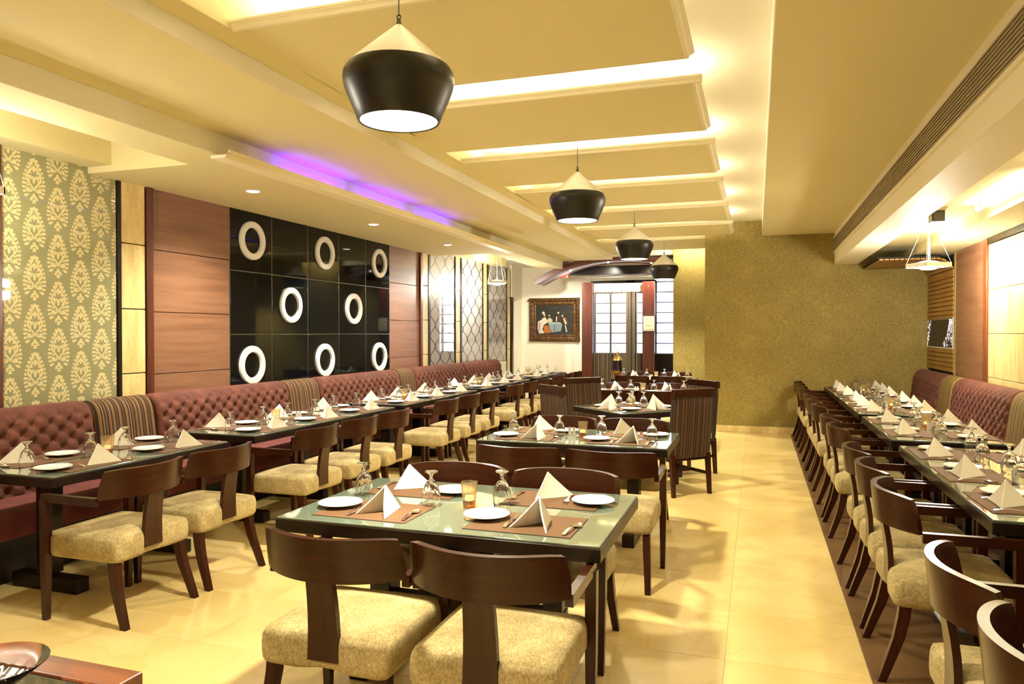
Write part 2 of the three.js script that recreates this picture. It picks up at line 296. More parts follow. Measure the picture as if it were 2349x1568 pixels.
// purple-lit cornice trough on the left fascia
{
  const s = new THREE.Shape(); s.moveTo(0, 0); s.lineTo(.12, 0); s.lineTo(.13, .014); s.quadraticCurveTo(.14, .03, .16, .036); s.lineTo(.164, .05); s.lineTo(.15, .05); s.lineTo(.145, .022); s.lineTo(0, .022); s.closePath();
  mesh('cornice', new THREE.ExtrudeGeometry(s, { depth: 6.55, bevelEnabled: false }).translate(-3.68, 2.806, -10.82), M.cornice, ceil);
}
// ------------------------------------------------------------------ walls
const wl = struct('wall_left', 'left wall of damask glass, travertine strips, wood panels and black gloss tiles', 'wall');
mesh('backing', span(XL - .3, XL - .05, 0, CT, ZF - .3, ZN), M.whiteWall, wl);
mesh('plaster', span(XL - .05, XL, 0, CT, ZF, -15.27), M.whiteWall, wl);
const RY = [.62, 1.2, 1.757, 2.312, 2.87]; // joints of the panelling
function boards(name, mat, z0, z1, x = XL, r = .003) { for (let k = 0; k < 4; k++) mesh(name, metreUV(new RoundedBoxGeometry(.04, RY[k + 1] - RY[k] - .006, z0 - z1 - .002, 1, r), 'z', k * .31 + z0, k * .77), mat, wl, [x - .02, (RY[k] + RY[k + 1]) / 2, (z0 + z1) / 2]); }
function strip(name, mat, z0, z1, dx = .012, y0 = .6, y1 = 2.95) { mesh(name, span(XL - .05, XL + dx, y0, y1, z1, z0, 'y', .003), mat, wl); }
function stoneStrip(z0, z1) { const t = [.66, 1.22, 1.775, 2.335, 2.95]; for (let k = 0; k < 4; k++) mesh('stone_block', metreUV(new RoundedBoxGeometry(.045, t[k + 1] - t[k] - .008, z0 - z1 - .004, 1, .006), 'z', k * .4 + z0, k * .3), M.travertine, wl, [XL - .0175, (t[k] + t[k + 1]) / 2, (z0 + z1) / 2]); }
function glassPanel(mat, z0, z1, y0 = .66) { mesh('patterned_glass', span(XL - .03, XL - .004, y0, 2.95, z1, z0, 'z', .003), mat, wl); }
mesh('joint_backing', span(XL - .06, XL - .036, .6, 2.95, -15.27, ZN), M.blackGap, wl);
boards('wood_board', M.panelWood, ZN, -2.4); stoneStrip(-2.4, -2.66);
glassPanel(M.damask, -2.68, -3.68); strip('post', M.mahogany, -3.69, -3.785, .03);
glassPanel(M.damask, -3.79, -4.79); strip('post', M.darkWood, -4.795, -4.83); stoneStrip(-4.83, -5.09); strip('post', M.mahogany, -5.095, -5.16, .03);
boards('wood_board', M.panelWood, -5.165, -6.178);
{
  const W = 3.425 / 5, ys = [.86, 1.556, 2.215, 2.87];
  for (let i = 0; i <= 5; i++) mesh('glint_strip', span(XL - .03, XL + .0005, .86, 2.85, -6.184 - W * i, -6.18 - W * i, 'y'), M.edgeGlint, wl);  // added thin strips that draw the glints along the tile edges
  for (const y of [1.556, 2.215]) mesh('glint_strip', span(XL - .03, XL + .0005, y - .002, y + .002, -9.605, -6.184, 'z'), M.edgeGlint, wl);
  for (let i = 0; i < 5; i++) for (let j = 0; j < 3; j++) mesh('gloss_tile', new RoundedBoxGeometry(.03, ys[j + 1] - ys[j] - .004, W - .004, 2, .009), M.blackTile, wl, [XL - .013, (ys[j] + ys[j + 1]) / 2, -6.182 - W * (i + .5)]);
}
boards('wood_board', M.panelWood, -9.612, -10.6); strip('post', M.mahogany, -10.605, -10.68, .03); stoneStrip(-10.685, -10.93); strip('post', M.darkWood, -10.935, -11.01);
glassPanel(M.ogee, -11.015, -12.05); strip('post', M.darkWood, -12.055, -12.085); stoneStrip(-12.09, -12.29); strip('post', M.darkWood, -12.29, -12.37);
glassPanel(M.ogee, -12.375, -13.44); strip('post', M.darkWood, -13.445, -13.475); stoneStrip(-13.48, -13.68); strip('post', M.darkWood, -13.685, -13.77);
glassPanel(M.ogee, -13.775, -14.88, .98); strip('post', M.darkWood, -14.885, -14.92); stoneStrip(-14.925, -15.13); strip('post', M.darkWood, -15.14, -15.26, .04, 0, 2.35);
mesh('skirting_panel', span(XL - .03, XL, .0, .97, -14.9, -13.96, 'z', .003), M.whiteWall, wl);

const wb = struct('wall_back', 'olive textured wall at the far right', 'wall');
mesh('wall_face', span(-.79, XR + .3, 0, CT, -12.4, -12.15), M.olive, wb);
mesh('wall_return', span(-.79, -.6, 0, CT, -14.2, -12.4), M.olive, wb);
mesh('wall_pier', span(-1.49, -.6, 0, CT, -14.3, -14.05), M.olive, wb);
mesh('wall_return', span(-1.49, -1.3, 0, CT, ZF - .3, -14.3), M.olive, wb);
const bb = struct('baseboard_back', 'cream stone skirting under the olive wall', 'baseboard');
mesh('skirting', span(-.79, XR, 0, .1, -12.15, -12.13, 'x', .003), M.travertine, bb);
const wf = struct('wall_front', 'cream wall behind the camera', 'wall');
mesh('wall_face', span(XL - .3, XR + .3, 0, CT, ZN, ZN + .2), M.whiteWall, wf);

const wr = struct('wall_right', 'right wall of wood panel, slats and lit cream stone', 'wall');
mesh('backing', span(XR + .04, XR + .3, 0, CT, -12.4, ZN), M.whiteWall, wr);
mesh('joint_backing', span(XR + .03, XR + .04, .6, 2.6, -12.15, ZN), M.blackGap, wr);
{
  const t = [.62, 1.09, 1.562, 2.037, 2.53];
  for (let i = 0; i < 6; i++) for (let k = 0; k < 4; k++) { const z0 = -9.2 + i * 1.9, z1 = Math.min(ZN, z0 + 1.9); mesh('stone_block', metreUV(new RoundedBoxGeometry(.04, t[k + 1] - t[k] - .005, z1 - z0 - .004, 1, .004), 'z', i * .7 + k * .3, k * .5 + i), M.travertine, wr, [XR + .01, (t[k] + t[k + 1]) / 2, (z0 + z1) / 2]); }
  mesh('top_rail', span(XR - .03, XR + .03, 2.535, 2.6, -9.2, ZN, 'z', .004), M.darkWood, wr);
  mesh('post', span(XR - .03, XR + .03, .6, 2.6, -9.33, -9.205, 'y', .004), M.rimWood, wr);
  mesh('wood_board', span(XR - .01, XR + .03, .6, 2.6, -10.58, -9.335, 'z', .003), M.panelWood, wr);
  mesh('post', span(XR - .02, XR + .03, .6, 2.6, -10.64, -10.585, 'y', .003), M.olive, wr);
}
// slatted feature: slats climb the wall, bend over and run along the ceiling
{
  const g = thing('slatted_canopy', 'curved canopy of golden wood slats in the far right corner', 'slat canopy', [0, 0, 0]);
  const sl = new RoundedBoxGeometry(.02, .052, 1.46, 1, .004), slat = metreUV(sl, 'z');
  const put = (x, y, a) => { const m = mesh('slat', slat, M.slatWood, g, [x, y, -11.4]); m.rotation.z = a; };
  for (let y = 1.775; y < 2.32; y += .0605) put(XR - .012, y, 0);
  const cx = XR - .012 - .2, cy = 2.33;
  for (let k = 0; k < 5; k++) { const a = (k + .5) / 5 * Math.PI / 2; put(cx + .2 * Math.cos(a), cy + .2 * Math.sin(a), a); }
  for (let x = cx - .03; x > 1.52; x -= .0605) put(x, cy + .2, Math.PI / 2);
  for (let y = 1.09; y < 1.36; y += .0605) put(XR - .012, y, 0);
  mesh('carrier', merge([span(XR + .002, XR + .028, 1.05, 1.35, -12.1, -10.68), span(XR + .002, XR + .028, 1.78, 2.45, -12.1, -10.68), span(1.5, XR - .18, 2.545, 2.56, -12.1, -10.68)]), M.blackGap, g);
  const s = thing('blossom_panel', 'small backlit black panel with white blossoms between the slats', 'wall panel', [XR - .008, 1.565, -11.4]);
  mesh('frame', span(-.014, .008, -.205, .205, -.74, .74, 'z', .003), M.paleMetal, s);
  const pic = canvasTex(512, 160, (c, w, h) => {
    c.fillStyle = 'rgb(14,10,8)'; c.fillRect(0, 0, w, h);
    for (let i = 0; i < 240; i++) { const side = i % 3 ? 1 : 0, t = hash(i, 1, 5), y = h * t, reach = side ? (.12 + .3 * t * t) : (.16 - .1 * t), x = side ? w * (1 - reach * hash(i, 2, 5)) : w * reach * hash(i, 2, 5) * (t < .85 ? 1 : .3); c.fillStyle = hash(i, 4, 5) > .2 ? 'rgb(255,250,252)' : 'rgb(226,206,238)'; c.beginPath(); c.arc(x, y, 2 + 4 * hash(i, 3, 5), 0, 7); c.fill(); }
  }, 1, 1);
  const pm = std({ map: pic, roughness: .4, emissive: 0xffffff, emissiveMap: pic, emissiveIntensity: .9 });
  const pl = mesh('lit_screen', new THREE.PlaneGeometry(1.44, .37), pm, s, [-.0145, 0, 0]); pl.rotation.y = -Math.PI / 2;
}
// entrance wall with its windows
const we = struct('wall_entrance', 'white entrance wall at the far end', 'wall');
{
  const z0 = ZF - .3, z1 = ZF;
  mesh('wall_face', span(XL - .2, -3.5, 0, CT, z0, z1), M.whiteWall, we);
  mesh('wall_face', span(-3.5, -1.45, 2.72, CT, z0, z1), M.whiteWall, we);
  mesh('wall_base', span(-3.5, -1.45, 0, 1.12, z0 + .1, z1), M.darkWood, we);
  mesh('pier', span(-2.70, -2.52, 1.12, 2.72, z0, z1, 'y'), M.darkWood, we);
  mesh('pier', span(-2.3, -2.09, 1.12, 2.72, z0, z1, 'y'), M.darkWood, we);
  mesh('pier', span(-1.68, -1.45, 1.12, 2.72, z0, z1, 'y'), M.darkWood, we);
  mesh('pier', span(-3.5, -3.44, 1.12, 2.72, z0, z1, 'y'), M.darkWood, we);
  mesh('lintel', span(-3.44, -2.09, 2.46, 2.72, z0, z1), M.darkWood, we);
  const win = (n, x0, x1, y1, cols, rows, label) => {
    const w = struct('window_' + n, label, 'window'), pw = (x1 - x0) / cols, ph = (y1 - 1.12) / rows, zz = ZF - .12;
    for (let i = 0; i <= cols; i++) mesh('glazing_bar', span(x0 + i * pw - .022, x0 + i * pw + .022, 1.12, y1, zz - .02, zz + .02, 'y'), M.glazing, w);
    for (let j = 0; j <= rows; j++) mesh('glazing_bar', span(x0, x1, 1.12 + j * ph - .012, 1.12 + j * ph + .012, zz - .018, zz + .018, 'x'), M.glazing, w);
    for (let i = 0; i < cols; i++) for (let j = 0; j < rows; j++) mesh('pane', new THREE.PlaneGeometry(pw - .03, ph - .014), M.pane, w, [x0 + (i + .5) * pw, 1.12 + (j + .5) * ph, zz]);
  };
  win(1, -3.43, -2.71, 2.45, 2, 6, 'gridded daylight window behind the string curtain');
  win(2, -2.51, -2.31, 2.45, 1, 6, 'narrow daylight window left of the certificate post');
  win(3, -2.08, -1.69, 2.68, 1, 7, 'tall daylight window right of the certificate post');
}
// trim of the portal
const portal = thing('entrance_portal', 'mahogany door posts of the entrance portal', 'door frame', [0, 0, 0]);
for (const [x0, x1] of [[-3.47, -3.24], [-2.21, -1.96]]) {
  const p = mesh('door_post', span(x0, x1, 0, 2.62, -15.06, -15.0, 'y', .006), M.mahogany, portal);
  mesh('screw_cap', new THREE.SphereGeometry(.014, 10, 6).translate((x0 + x1) / 2, 2.52, -15.0), M.steel, p);
}
mesh('lintel', span(-4.05, -1.55, 2.78, 2.96, -15.2, -15.06, 'x', .006), M.darkWood, portal);
mesh('bracket', span(-3.95, -3.75, 2.72, 3.06, -15.05, -14.92, 'y', .004), M.mahogany, portal);
mesh('rod', span(-3.4, -1.5, 2.72, 2.735, -15.12, -15.1, 'x'), M.steel, portal);
{ // arched canopy over the portal
  const a = thing('arched_canopy', 'arched wooden canopy with pale ribbed underside above the entrance', 'canopy', [0, 0, 0]);
  const cx = -2.55, half = 1.72, rise = .44, R = (half * half + rise * rise) / (2 * rise), th = Math.asin(half / R), y0 = 2.55;
  const P = (u, r, z) => { const t = (u * 2 - 1) * th; return V(cx + r * Math.sin(t), y0 + rise - R + r * Math.cos(t), z); };
  mesh('fascia', slab(28, 1, (u, v) => P(u, R + v * .12, -14.32), (u, v) => P(u, R + v * .12, -14.36), .5, (u, v) => [u * 3.6, v * .12]), M.mahogany, a);
  mesh('fascia', slab(28, 1, (u, v) => P(u, R + v * .12, -14.86), (u, v) => P(u, R + v * .12, -14.9), .5, (u, v) => [u * 3.6, v * .12]), M.mahogany, a);
  for (let k = 0; k < 4; k++) { const za = -14.37 - k * .123; mesh('rib_board', slab(28, 1, (u, v) => P(u, R + .02, za - v * .112), (u, v) => P(u, R + .04, za - v * .112), .5, (u, v) => [u * 3.6, v * .12]), M.daylitMetal, a); }
  for (const [u, tx] of [[.2, -4.3], [.42, -3.2], [.66, -2.1]]) { // small spots that wash the entrance wall
    const q = P(u, R + .012, -14.6); mesh('spot_lens', new THREE.SphereGeometry(.02, 10, 8).translate(...q.toArray()), M.glowCool, a);
    const l = new THREE.SpotLight(COOL, 11, 0, .9, .8, 2); l.position.set(q.x, q.y - .03, q.z); l.target.position.set(tx, 1.3, -16); l.castShadow = true; l.shadow.radius = 1; scene.add(l, l.target);
  }
}
{ // string curtain
  const c = thing('string_curtain', 'brown string curtain with cream header hanging in the doorway', 'curtain', [0, 0, 0]);
  mesh('header', span(-3.24, -2.22, 2.42, 2.6, -15.14, -15.12, 'x', .004), M.header, c);
  const s = []; for (let i = 0; i < 150; i++) { const x = -3.23 + i * .0068 + jit(.003), dens = (x > -2.72 && x < -2.5) || hash(i, 5, 2) > .62; if (dens || i % 4 === 0) s.push(new THREE.CylinderGeometry(.0028, .0028, 2.3, 4, 1).translate(x, 1.27, -15.13 + jit(.02))); }
  const m = mesh('strings', merge(s), M.string, c); m.userData.kind = 'stuff';
}
{ // certificate
  const g = thing('certificate', 'framed cream certificate on the right entrance post', 'certificate', [-2.075, 1.76, -14.99]);
  mesh('frame', span(-.125, .125, -.17, .17, -.008, .01, 'x', .003), M.mahogany, g);
  const t = canvasTex(256, 336, (c, w, h) => {
    c.fillStyle = 'rgb(244,232,204)'; c.fillRect(0, 0, w, h); c.strokeStyle = 'rgb(176,160,112)'; c.lineWidth = 5; c.beginPath(); c.arc(w / 2, 66, 32, Math.PI * .95, Math.PI * 2.05); c.stroke();
    c.fillStyle = 'rgb(150,132,84)'; c.beginPath(); c.arc(w / 2 - 32, 78, 9, 0, 7); c.arc(w / 2 + 32, 78, 9, 0, 7); c.fill();
    c.strokeStyle = 'rgb(208,196,164)'; c.lineWidth = 4; for (const [y, l] of [[124, 90], [148, 40], [176, 60]]) { c.beginPath(); c.moveTo(w / 2 - l, y); c.lineTo(w / 2 + l, y); c.stroke(); }
    c.fillStyle = 'rgb(184,172,104)'; c.fillRect(w * .22, 214, w * .44, 16); c.fillStyle = 'rgb(150,134,40)'; c.fillRect(8, 306, w - 26, 12);
  }, 1, 1);
  mesh('sheet', new THREE.PlaneGeometry(.225, .3), std({ map: t, roughness: .7 }), g, [0, 0, .011]);
}
{ // painting
  const g = thing('framed_painting', 'dark figure painting in a carved gilt frame on the entrance wall', 'painting', [-4.33, 1.865, ZF]);
  const W = 1.17, H = .98, b = .16, prof = (len, rot, x, y) => {
    const s = new THREE.Shape(); s.moveTo(0, 0); s.lineTo(0, .05); s.quadraticCurveTo(.03, .09, .06, .06); s.quadraticCurveTo(.1, .03, .13, .05); s.lineTo(b, .035); s.lineTo(b, 0); s.closePath();
    const e = metreUV(new THREE.ExtrudeGeometry(s, { depth: len, bevelEnabled: false }).translate(0, 0, -len / 2).rotateX(Math.PI / 2), 'x'); // profile x inwards, depth z
    e.rotateY(0); const q = e; q.applyMatrix4(new THREE.Matrix4().makeRotationZ(rot)); q.translate(x, y, 0); q.computeVertexNormals(); return q;
  };
  const fr = merge([prof(H, 0, -W / 2, 0), prof(H, Math.PI, W / 2, 0), prof(W, -Math.PI / 2, 0, H / 2), prof(W, Math.PI / 2, 0, -H / 2)]);
  mesh('frame', fr, M.goldFrame, g);
  const carve = []; for (let i = 0; i < 46; i++) { const t = i / 46, per = 2 * (W + H), d = t * per; let x, y; if (d < W) { x = -W / 2 + d; y = H / 2 - .05; } else if (d < W + H) { x = W / 2 - .05; y = H / 2 - (d - W); } else if (d < 2 * W + H) { x = W / 2 - (d - W - H); y = -H / 2 + .05; } else { x = -W / 2 + .05; y = -H / 2 + (d - 2 * W - H); } carve.push(new THREE.SphereGeometry(.03, 8, 6).scale(1.3, .8, .6).rotateZ(t * 40).translate(x, y, .062)); }
  const cv = mesh('carving', merge(carve), M.goldFrame, g); cv.userData.kind = 'stuff';
  const t = canvasTex(512, 400, (c, w, h) => {
    c.fillStyle = 'rgb(22,22,18)'; c.fillRect(0, 0, w, h);
    for (let i = 0; i < 300; i++) { c.fillStyle = `rgba(${40 + 20 * hash(i, 1, 8)},${36 + 14 * hash(i, 2, 8)},22,.25)`; c.beginPath(); c.arc(hash(i, 3, 8) * w, hash(i, 4, 8) * h, 6 + 18 * hash(i, 5, 8), 0, 7); c.fill(); }
    const blob = (col, pts) => { c.fillStyle = col; c.beginPath(); pts.forEach(([x, y], i) => (i ? c.lineTo(x * w, y * h) : c.moveTo(x * w, y * h))); c.closePath(); c.fill(); };
    blob('rgb(126,142,146)', [[.34, .60], [.45, .57], [.66, .58], [.72, .66], [.68, .88], [.44, .92], [.38, .8]]);
    blob('rgb(92,108,116)', [[.5, .62], [.53, .62], [.52, .9], [.49, .9]]); blob('rgb(150,164,164)', [[.36, .6], [.66, .58], [.7, .63], [.38, .65]]);
    blob('rgb(206,196,180)', [[.06, .56], [.18, .48], [.25, .58], [.18, .8], [.24, .95], [.1, .98], [.05, .8]]); blob('rgb(166,148,140)', [[.08, .6], [.14, .56], [.12, .9], [.07, .86]]);
    blob('rgb(166,92,28)', [[.2, .7], [.33, .68], [.42, .92], [.36, .97], [.24, .96]]); blob('rgb(214,196,168)', [[.17, .46], [.26, .4], [.33, .58], [.24, .66]]);
    blob('rgb(188,172,140)', [[.3, .5], [.38, .42], [.46, .5], [.44, .58], [.32, .6]]); blob('rgb(60,38,26)', [[.56, .36], [.66, .36], [.7, .56], [.55, .56]]); blob('rgb(206,186,150)', [[.55, .4], [.58, .38], [.57, .56], [.54, .54]]);
    blob('rgb(104,70,42)', [[.72, .42], [.82, .42], [.86, .62], [.76, .66]]); blob('rgb(202,190,150)', [[.73, .44], [.77, .46], [.84, .62], [.8, .66]]); blob('rgb(196,188,160)', [[.78, .68], [.81, .68], [.85, .9], [.82, .92]]);
    for (const [x, y, r, col] of [[.24, .34, .035, 'rgb(206,164,126)'], [.21, .27, .045, 'rgb(196,196,200)'], [.37, .36, .03, 'rgb(196,150,108)'], [.61, .27, .035, 'rgb(206,160,120)'], [.72, .37, .033, 'rgb(186,150,110)']]) { c.fillStyle = col; c.beginPath(); c.arc(x * w, y * h, r * w * .8, 0, 7); c.fill(); }
    blob('rgb(38,40,40)', [[.1, .95], [.9, .9], [1, 1], [0, 1]]);
  }, 1, 1);
  mesh('canvas', new THREE.PlaneGeometry(W - .3, H - .3), std({ map: t, roughness: .7 }), g, [0, 0, .03]);
}
{ // lantern by the door
  const g = thing('floor_lantern', 'tall brown and gold lantern with a spire before the string curtain', 'lantern', [-2.6, 0, -14.35]);
  mesh('stand', merge([new THREE.CylinderGeometry(.14, .17, .05, 6).translate(0, .025, 0), new THREE.CylinderGeometry(.03, .05, .5, 8).translate(0, .28, 0)]), M.darkWood, g);
  mesh('body', merge([new THREE.CylinderGeometry(.13, .11, .04, 6).translate(0, .55, 0), new THREE.CylinderGeometry(.14, .13, .04, 6).translate(0, .8, 0), ...[0, 1, 2, 3, 4, 5].map((k) => new THREE.CylinderGeometry(.009, .009, .22, 5).translate(.115 * Math.cos(k * Math.PI / 3), .68, .115 * Math.sin(k * Math.PI / 3)))]), M.brass, g);
  mesh('lamp_glass', new THREE.CylinderGeometry(.1, .095, .21, 6).translate(0, .68, 0), M.amber, g);
  mesh('upper_body', merge([new THREE.CylinderGeometry(.08, .1, .2, 6).translate(0, .93, 0), new THREE.CylinderGeometry(.11, .12, .025, 6).translate(0, .83, 0)]), M.darkWood, g);
  mesh('spire', lathe([[0, 1.31], [.006, 1.3], [.01, 1.22], [.03, 1.17], [.026, 1.14], [.06, 1.1], [.095, 1.05], [.1, 1.03], [0, 1.03]], 12), M.brass, g);
}
// ------------------------------------------------------------------ lamps
function area(w, h, color, power, pos, dir, parent = scene) {
  const l = new THREE.RectAreaLight(color, power, w, h); l.position.set(...pos); parent.add(l); l.lookAt(pos[0] + dir[0], pos[1] + dir[1], pos[2] + dir[2]); return l;
}
function spot(color, power, pos, target, angle, pen, radius) {
  const s = new THREE.SpotLight(color, power, 0, angle, pen, 2); s.position.set(...pos); s.target.position.set(...target); s.castShadow = true; s.shadow.radius = radius; scene.add(s, s.target); return s;
}
// fluorescent tubes lying on the cove panels
{
  const tg = new THREE.CylinderGeometry(.014, .014, 1.84, 10).rotateZ(Math.PI / 2), cg = new THREE.CylinderGeometry(.016, .016, .03, 10).rotateZ(Math.PI / 2), bg = bx(1.9, .03, .04, 0, -.03, 0);
  const order = ['tenth', 'ninth', 'nearest', 'second', 'third', 'fourth', 'fifth', 'sixth', 'farthest'];
  PF.forEach((zf, k) => {
    const g = thing('cove_tube_light', k < 2 ? 'fluorescent tube lying on the ' + ['cove panel behind the viewer', 'cove panel above the viewer'][k] : 'fluorescent tube lying on the ' + order[k] + ' visible cove panel', 'tube light', [-1.4, 3.17, zf - .36], 0, 'cove tubes');
    mesh('tube', tg, M.glowTube, g); for (const s of [-1, 1]) mesh('end_cap', cg, M.paleMetal, g, [s * .935, 0, 0]); mesh('batten', bg, M.paleMetal, g);
    area(1.84, .05, TUBE, POWER.tube, [-1.4, 3.188, zf - .36], [0, 1, 0]);
  });
}
// pendants
{
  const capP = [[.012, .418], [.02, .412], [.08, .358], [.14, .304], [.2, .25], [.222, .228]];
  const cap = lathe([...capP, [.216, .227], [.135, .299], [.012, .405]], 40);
  const out = [[.222, .228], [.237, .203], [.240, .178], [.233, .142], [.213, .092], [.19, .04], [.176, .004], [.173, 0]], inn = [[.168, .002], [.18, .042], [.203, .093], [.223, .142], [.229, .178], [.226, .2], [.214, .224]];
  const shade = lathe(out.concat(inn), 40), liner = lathe([[.166, .004], [.178, .042], [.2, .093], [.219, .142], [.225, .178], [.2, .218], [0, .24]], 40);
  const src = thing('pendant_lamp', 'large black pendant lamp nearest the camera, hanging over the front centre table', 'pendant lamp', [0, 0, 0], 0, 'black pendants along the ceiling');
  mesh('painted_lit_cone', cap, M.coneSheen, src).userData.label = 'black cone top coloured pale as lit from the coves';  // same black shade; bright ceiling reflection is put into its colour
  mesh('shade', shade, M.blackMetal, src); mesh('liner', liner, M.whiteInside, src);
  mesh('diffuser', new THREE.CylinderGeometry(.16, .16, .006, 36).translate(0, .022, 0), M.glow, src);
  mesh('hook', merge([new THREE.CylinderGeometry(.008, .012, .03, 10).translate(0, .43, 0), new THREE.TorusGeometry(.009, .003, 6, 12).translate(0, .452, 0)]), M.cable, src);
  mesh('cable', new THREE.CylinderGeometry(.0025, .0025, .2, 6).translate(0, .555, 0), M.cable, src);
  const y = 2.47, spots = [[-1.47, -2.86], [-1.45, -6.1], [-1.48, -9.35], [-1.48, -12.5], [-1.48, .35]];
  const lab = ['', 'second black pendant lamp from the camera, over the middle tables', 'third black pendant lamp from the camera', 'smallest and farthest black pendant lamp before the entrance window', 'black pendant lamp above the viewer'];
  spots.forEach(([x, z], i) => {
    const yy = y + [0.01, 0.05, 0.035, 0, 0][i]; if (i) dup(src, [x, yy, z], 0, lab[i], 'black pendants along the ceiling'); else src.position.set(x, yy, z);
    spot(WARM, POWER.pendant, [x, yy + .012, z], [x, 0, z], 1.2, .5, 5);
  });
}
// recessed downlights in the left soffit
[[-4.32, -5.55, 'nearest'], [-4.29, -7.69, 'middle'], [-4.26, -9.81, 'farthest']].forEach(([x, z, n]) => {
  const g = thing('downlight', n + ' round white downlight in the left soffit', 'downlight', [x, 2.85, z], 0, 'left soffit downlights');
  mesh('trim_ring', lathe([[.052, -.002], [.062, -.006], [.072, 0], [.052, 0]], 24), M.white, g); mesh('lens', new THREE.CylinderGeometry(.052, .052, .006, 24).translate(0, -.003, 0), M.glowCool, g);
  spot(COOL, POWER.downlight, [x, 2.835, z], [x, 0, z], 1.15, .7, 2.5);
});
// square glass pendants
function squarePendant(label, x, y, z, turn, top, power) {
  const g = thing('square_pendant', label, 'pendant lamp', [x, y, z], turn, 'square glass pendants'), S = .15;
  mesh('frame', merge([[1, 0], [-1, 0], [0, 1], [0, -1]].map(([a, b]) => rbx(a ? .012 : 2 * S + .012, .045, a ? 2 * S + .012 : .012, .002, a * S, 0, b * S))), M.paleMetal, g);
  mesh('glass_dish', lathe([[0, -.05], [.06, -.045], [.11, -.026], [.142, 0], [.142, .004], [.11, .03], [.06, .045], [0, .05]], 28), M.glowCool, g);
  mesh('stem', new THREE.CylinderGeometry(.004, .004, top - y - .05, 8).translate(0, (top - y) / 2 + .025, 0), M.paleMetal, g);
  for (const [a, b] of [[1, 1], [1, -1], [-1, 1], [-1, -1]]) mesh('wire', tube([[a * S, .02, b * S], [a * .04, top - y - .01, b * .04]], .0012, 1, 5), M.paleMetal, g);
  mesh('ceiling_rose', new THREE.CylinderGeometry(.07, .07, .02, 20).translate(0, top - y - .01, 0), M.paleMetal, g);
  const p = new THREE.PointLight(COOL, power, 0, 2); p.position.set(x, y - .09, z); p.castShadow = true; p.shadow.radius = 4; scene.add(p);
  const q = new THREE.PointLight(COOL, power * .5, 0, 2); q.position.set(x, y + .09, z); q.castShadow = true; q.shadow.radius = 4; scene.add(q);
}
squarePendant('square glass pendant before the blossom panel, far right', 1.76, 2.3, -8.95, .5, 2.72, POWER.square * .8);
squarePendant('square glass pendant before the far left ogee panels', -4.55, 2.5, -12.75, .5, 3.1, POWER.square * .6);
squarePendant('square glass pendant cut by the left picture edge', -4.42, 2.42, -3.05, 0, 3.1, POWER.square * .4);
// battens in the right recess
for (const [z, n] of [[-3.2, 'nearest'], [-5.0, 'second'], [-6.8, 'third']]) {
  const g = thing('batten_light', n + ' white batten light in the right ceiling recess', 'batten light', [1.86, 2.66, z], 0, 'right recess battens');
  mesh('tube', new THREE.CylinderGeometry(.014, .014, 1.46, 10).rotateX(Math.PI / 2), M.glow, g); for (const q of [-1, 1]) mesh('bracket', rbx(.03, .075, .03, .003, 0, .022, q * .745), M.paleMetal, g);
  area(.03, 1.46, TUBE, POWER.batten, [1.86, 2.643, z], [0, -1, 0]); area(.03, 1.46, TUBE, POWER.batten, [1.86, 2.677, z], [0, 1, 0]);
}
// purple light strips in the left trough
[[-5.5, 'nearest'], [-6.75, 'middle'], [-8.0, 'farthest']].forEach(([z, n], i) => {
  const s = tag(mesh('strip_light', bx(.02, .01, 1.0, 0, 0, 0, 'z'), M.glowPurple, null, [-3.64, 2.834, z]), n + ' purple strip light in the left ceiling trough', 'strip light', 'purple strip lights');
  area(.02, 1.0, PURPLE, POWER.purple * [1, .8, .45][i], [-3.64, 2.842, z], [0, 1, 0]);
});
// wall washer above the far pier
{
  const g = thing('wash_light', 'wall-washing tube above the pier beside the entrance window', 'tube light', [-1.12, 3.17, -13.72]);
  mesh('tube', new THREE.CylinderGeometry(.014, .014, .7, 10).rotateZ(Math.PI / 2), M.glow, g); mesh('batten', bx(.74, .03, .04, 0, .03, .02), M.paleMetal, g);
  area(.7, .04, WARM, POWER.wash, [-1.12, 3.16, -13.75], [0, -.55, -1]);
}
// ------------------------------------------------------------------ dining chair
function cushion(w, h, d, r, crown, bulge, notch) {
  const g0 = mergeVertices(new THREE.BoxGeometry(2, 2, 2, 14, 5, 14).deleteAttribute('uv').deleteAttribute('normal')), p = g0.attributes.position, hx = w / 2, hy = h / 2, hz = d / 2;
  for (let i = 0; i < p.count; i++) {
    const a = V(p.getX(i) * hx, p.getY(i) * hy, p.getZ(i) * hz), b = V(Math.max(-hx + r, Math.min(hx - r, a.x)), Math.max(-hy + r, Math.min(hy - r, a.y)), Math.max(-hz + r, Math.min(hz - r, a.z))), e = a.clone().sub(b);
    if (e.length() > 1e-6) { const inf = Math.max(Math.abs(e.x), Math.abs(e.y), Math.abs(e.z)); e.normalize().multiplyScalar(inf); }
    b.add(e); const fx = 1 - (b.x / hx) ** 2, fz = 1 - (b.z / hz) ** 2, fy = 1 - (b.y / hy) ** 2;
    if (b.y > 0) b.y += crown * fx * fz * (b.y / hy);
    b.x *= 1 + bulge * fy; b.z *= 1 + bulge * fy;
    if (notch && b.z < 0) { const k = Math.exp(-((b.x / .075) ** 4)) * Math.max(0, -b.z / hz - .72) / .28; b.z += .028 * k; if (b.y > 0) b.y -= .022 * k; }
    p.setXYZ(i, b.x, b.y, b.z);
  }
  g0.computeVertexNormals(); const g = g0.toNonIndexed(); return metreUV(g, 'x');
}
const chairGeo = {};
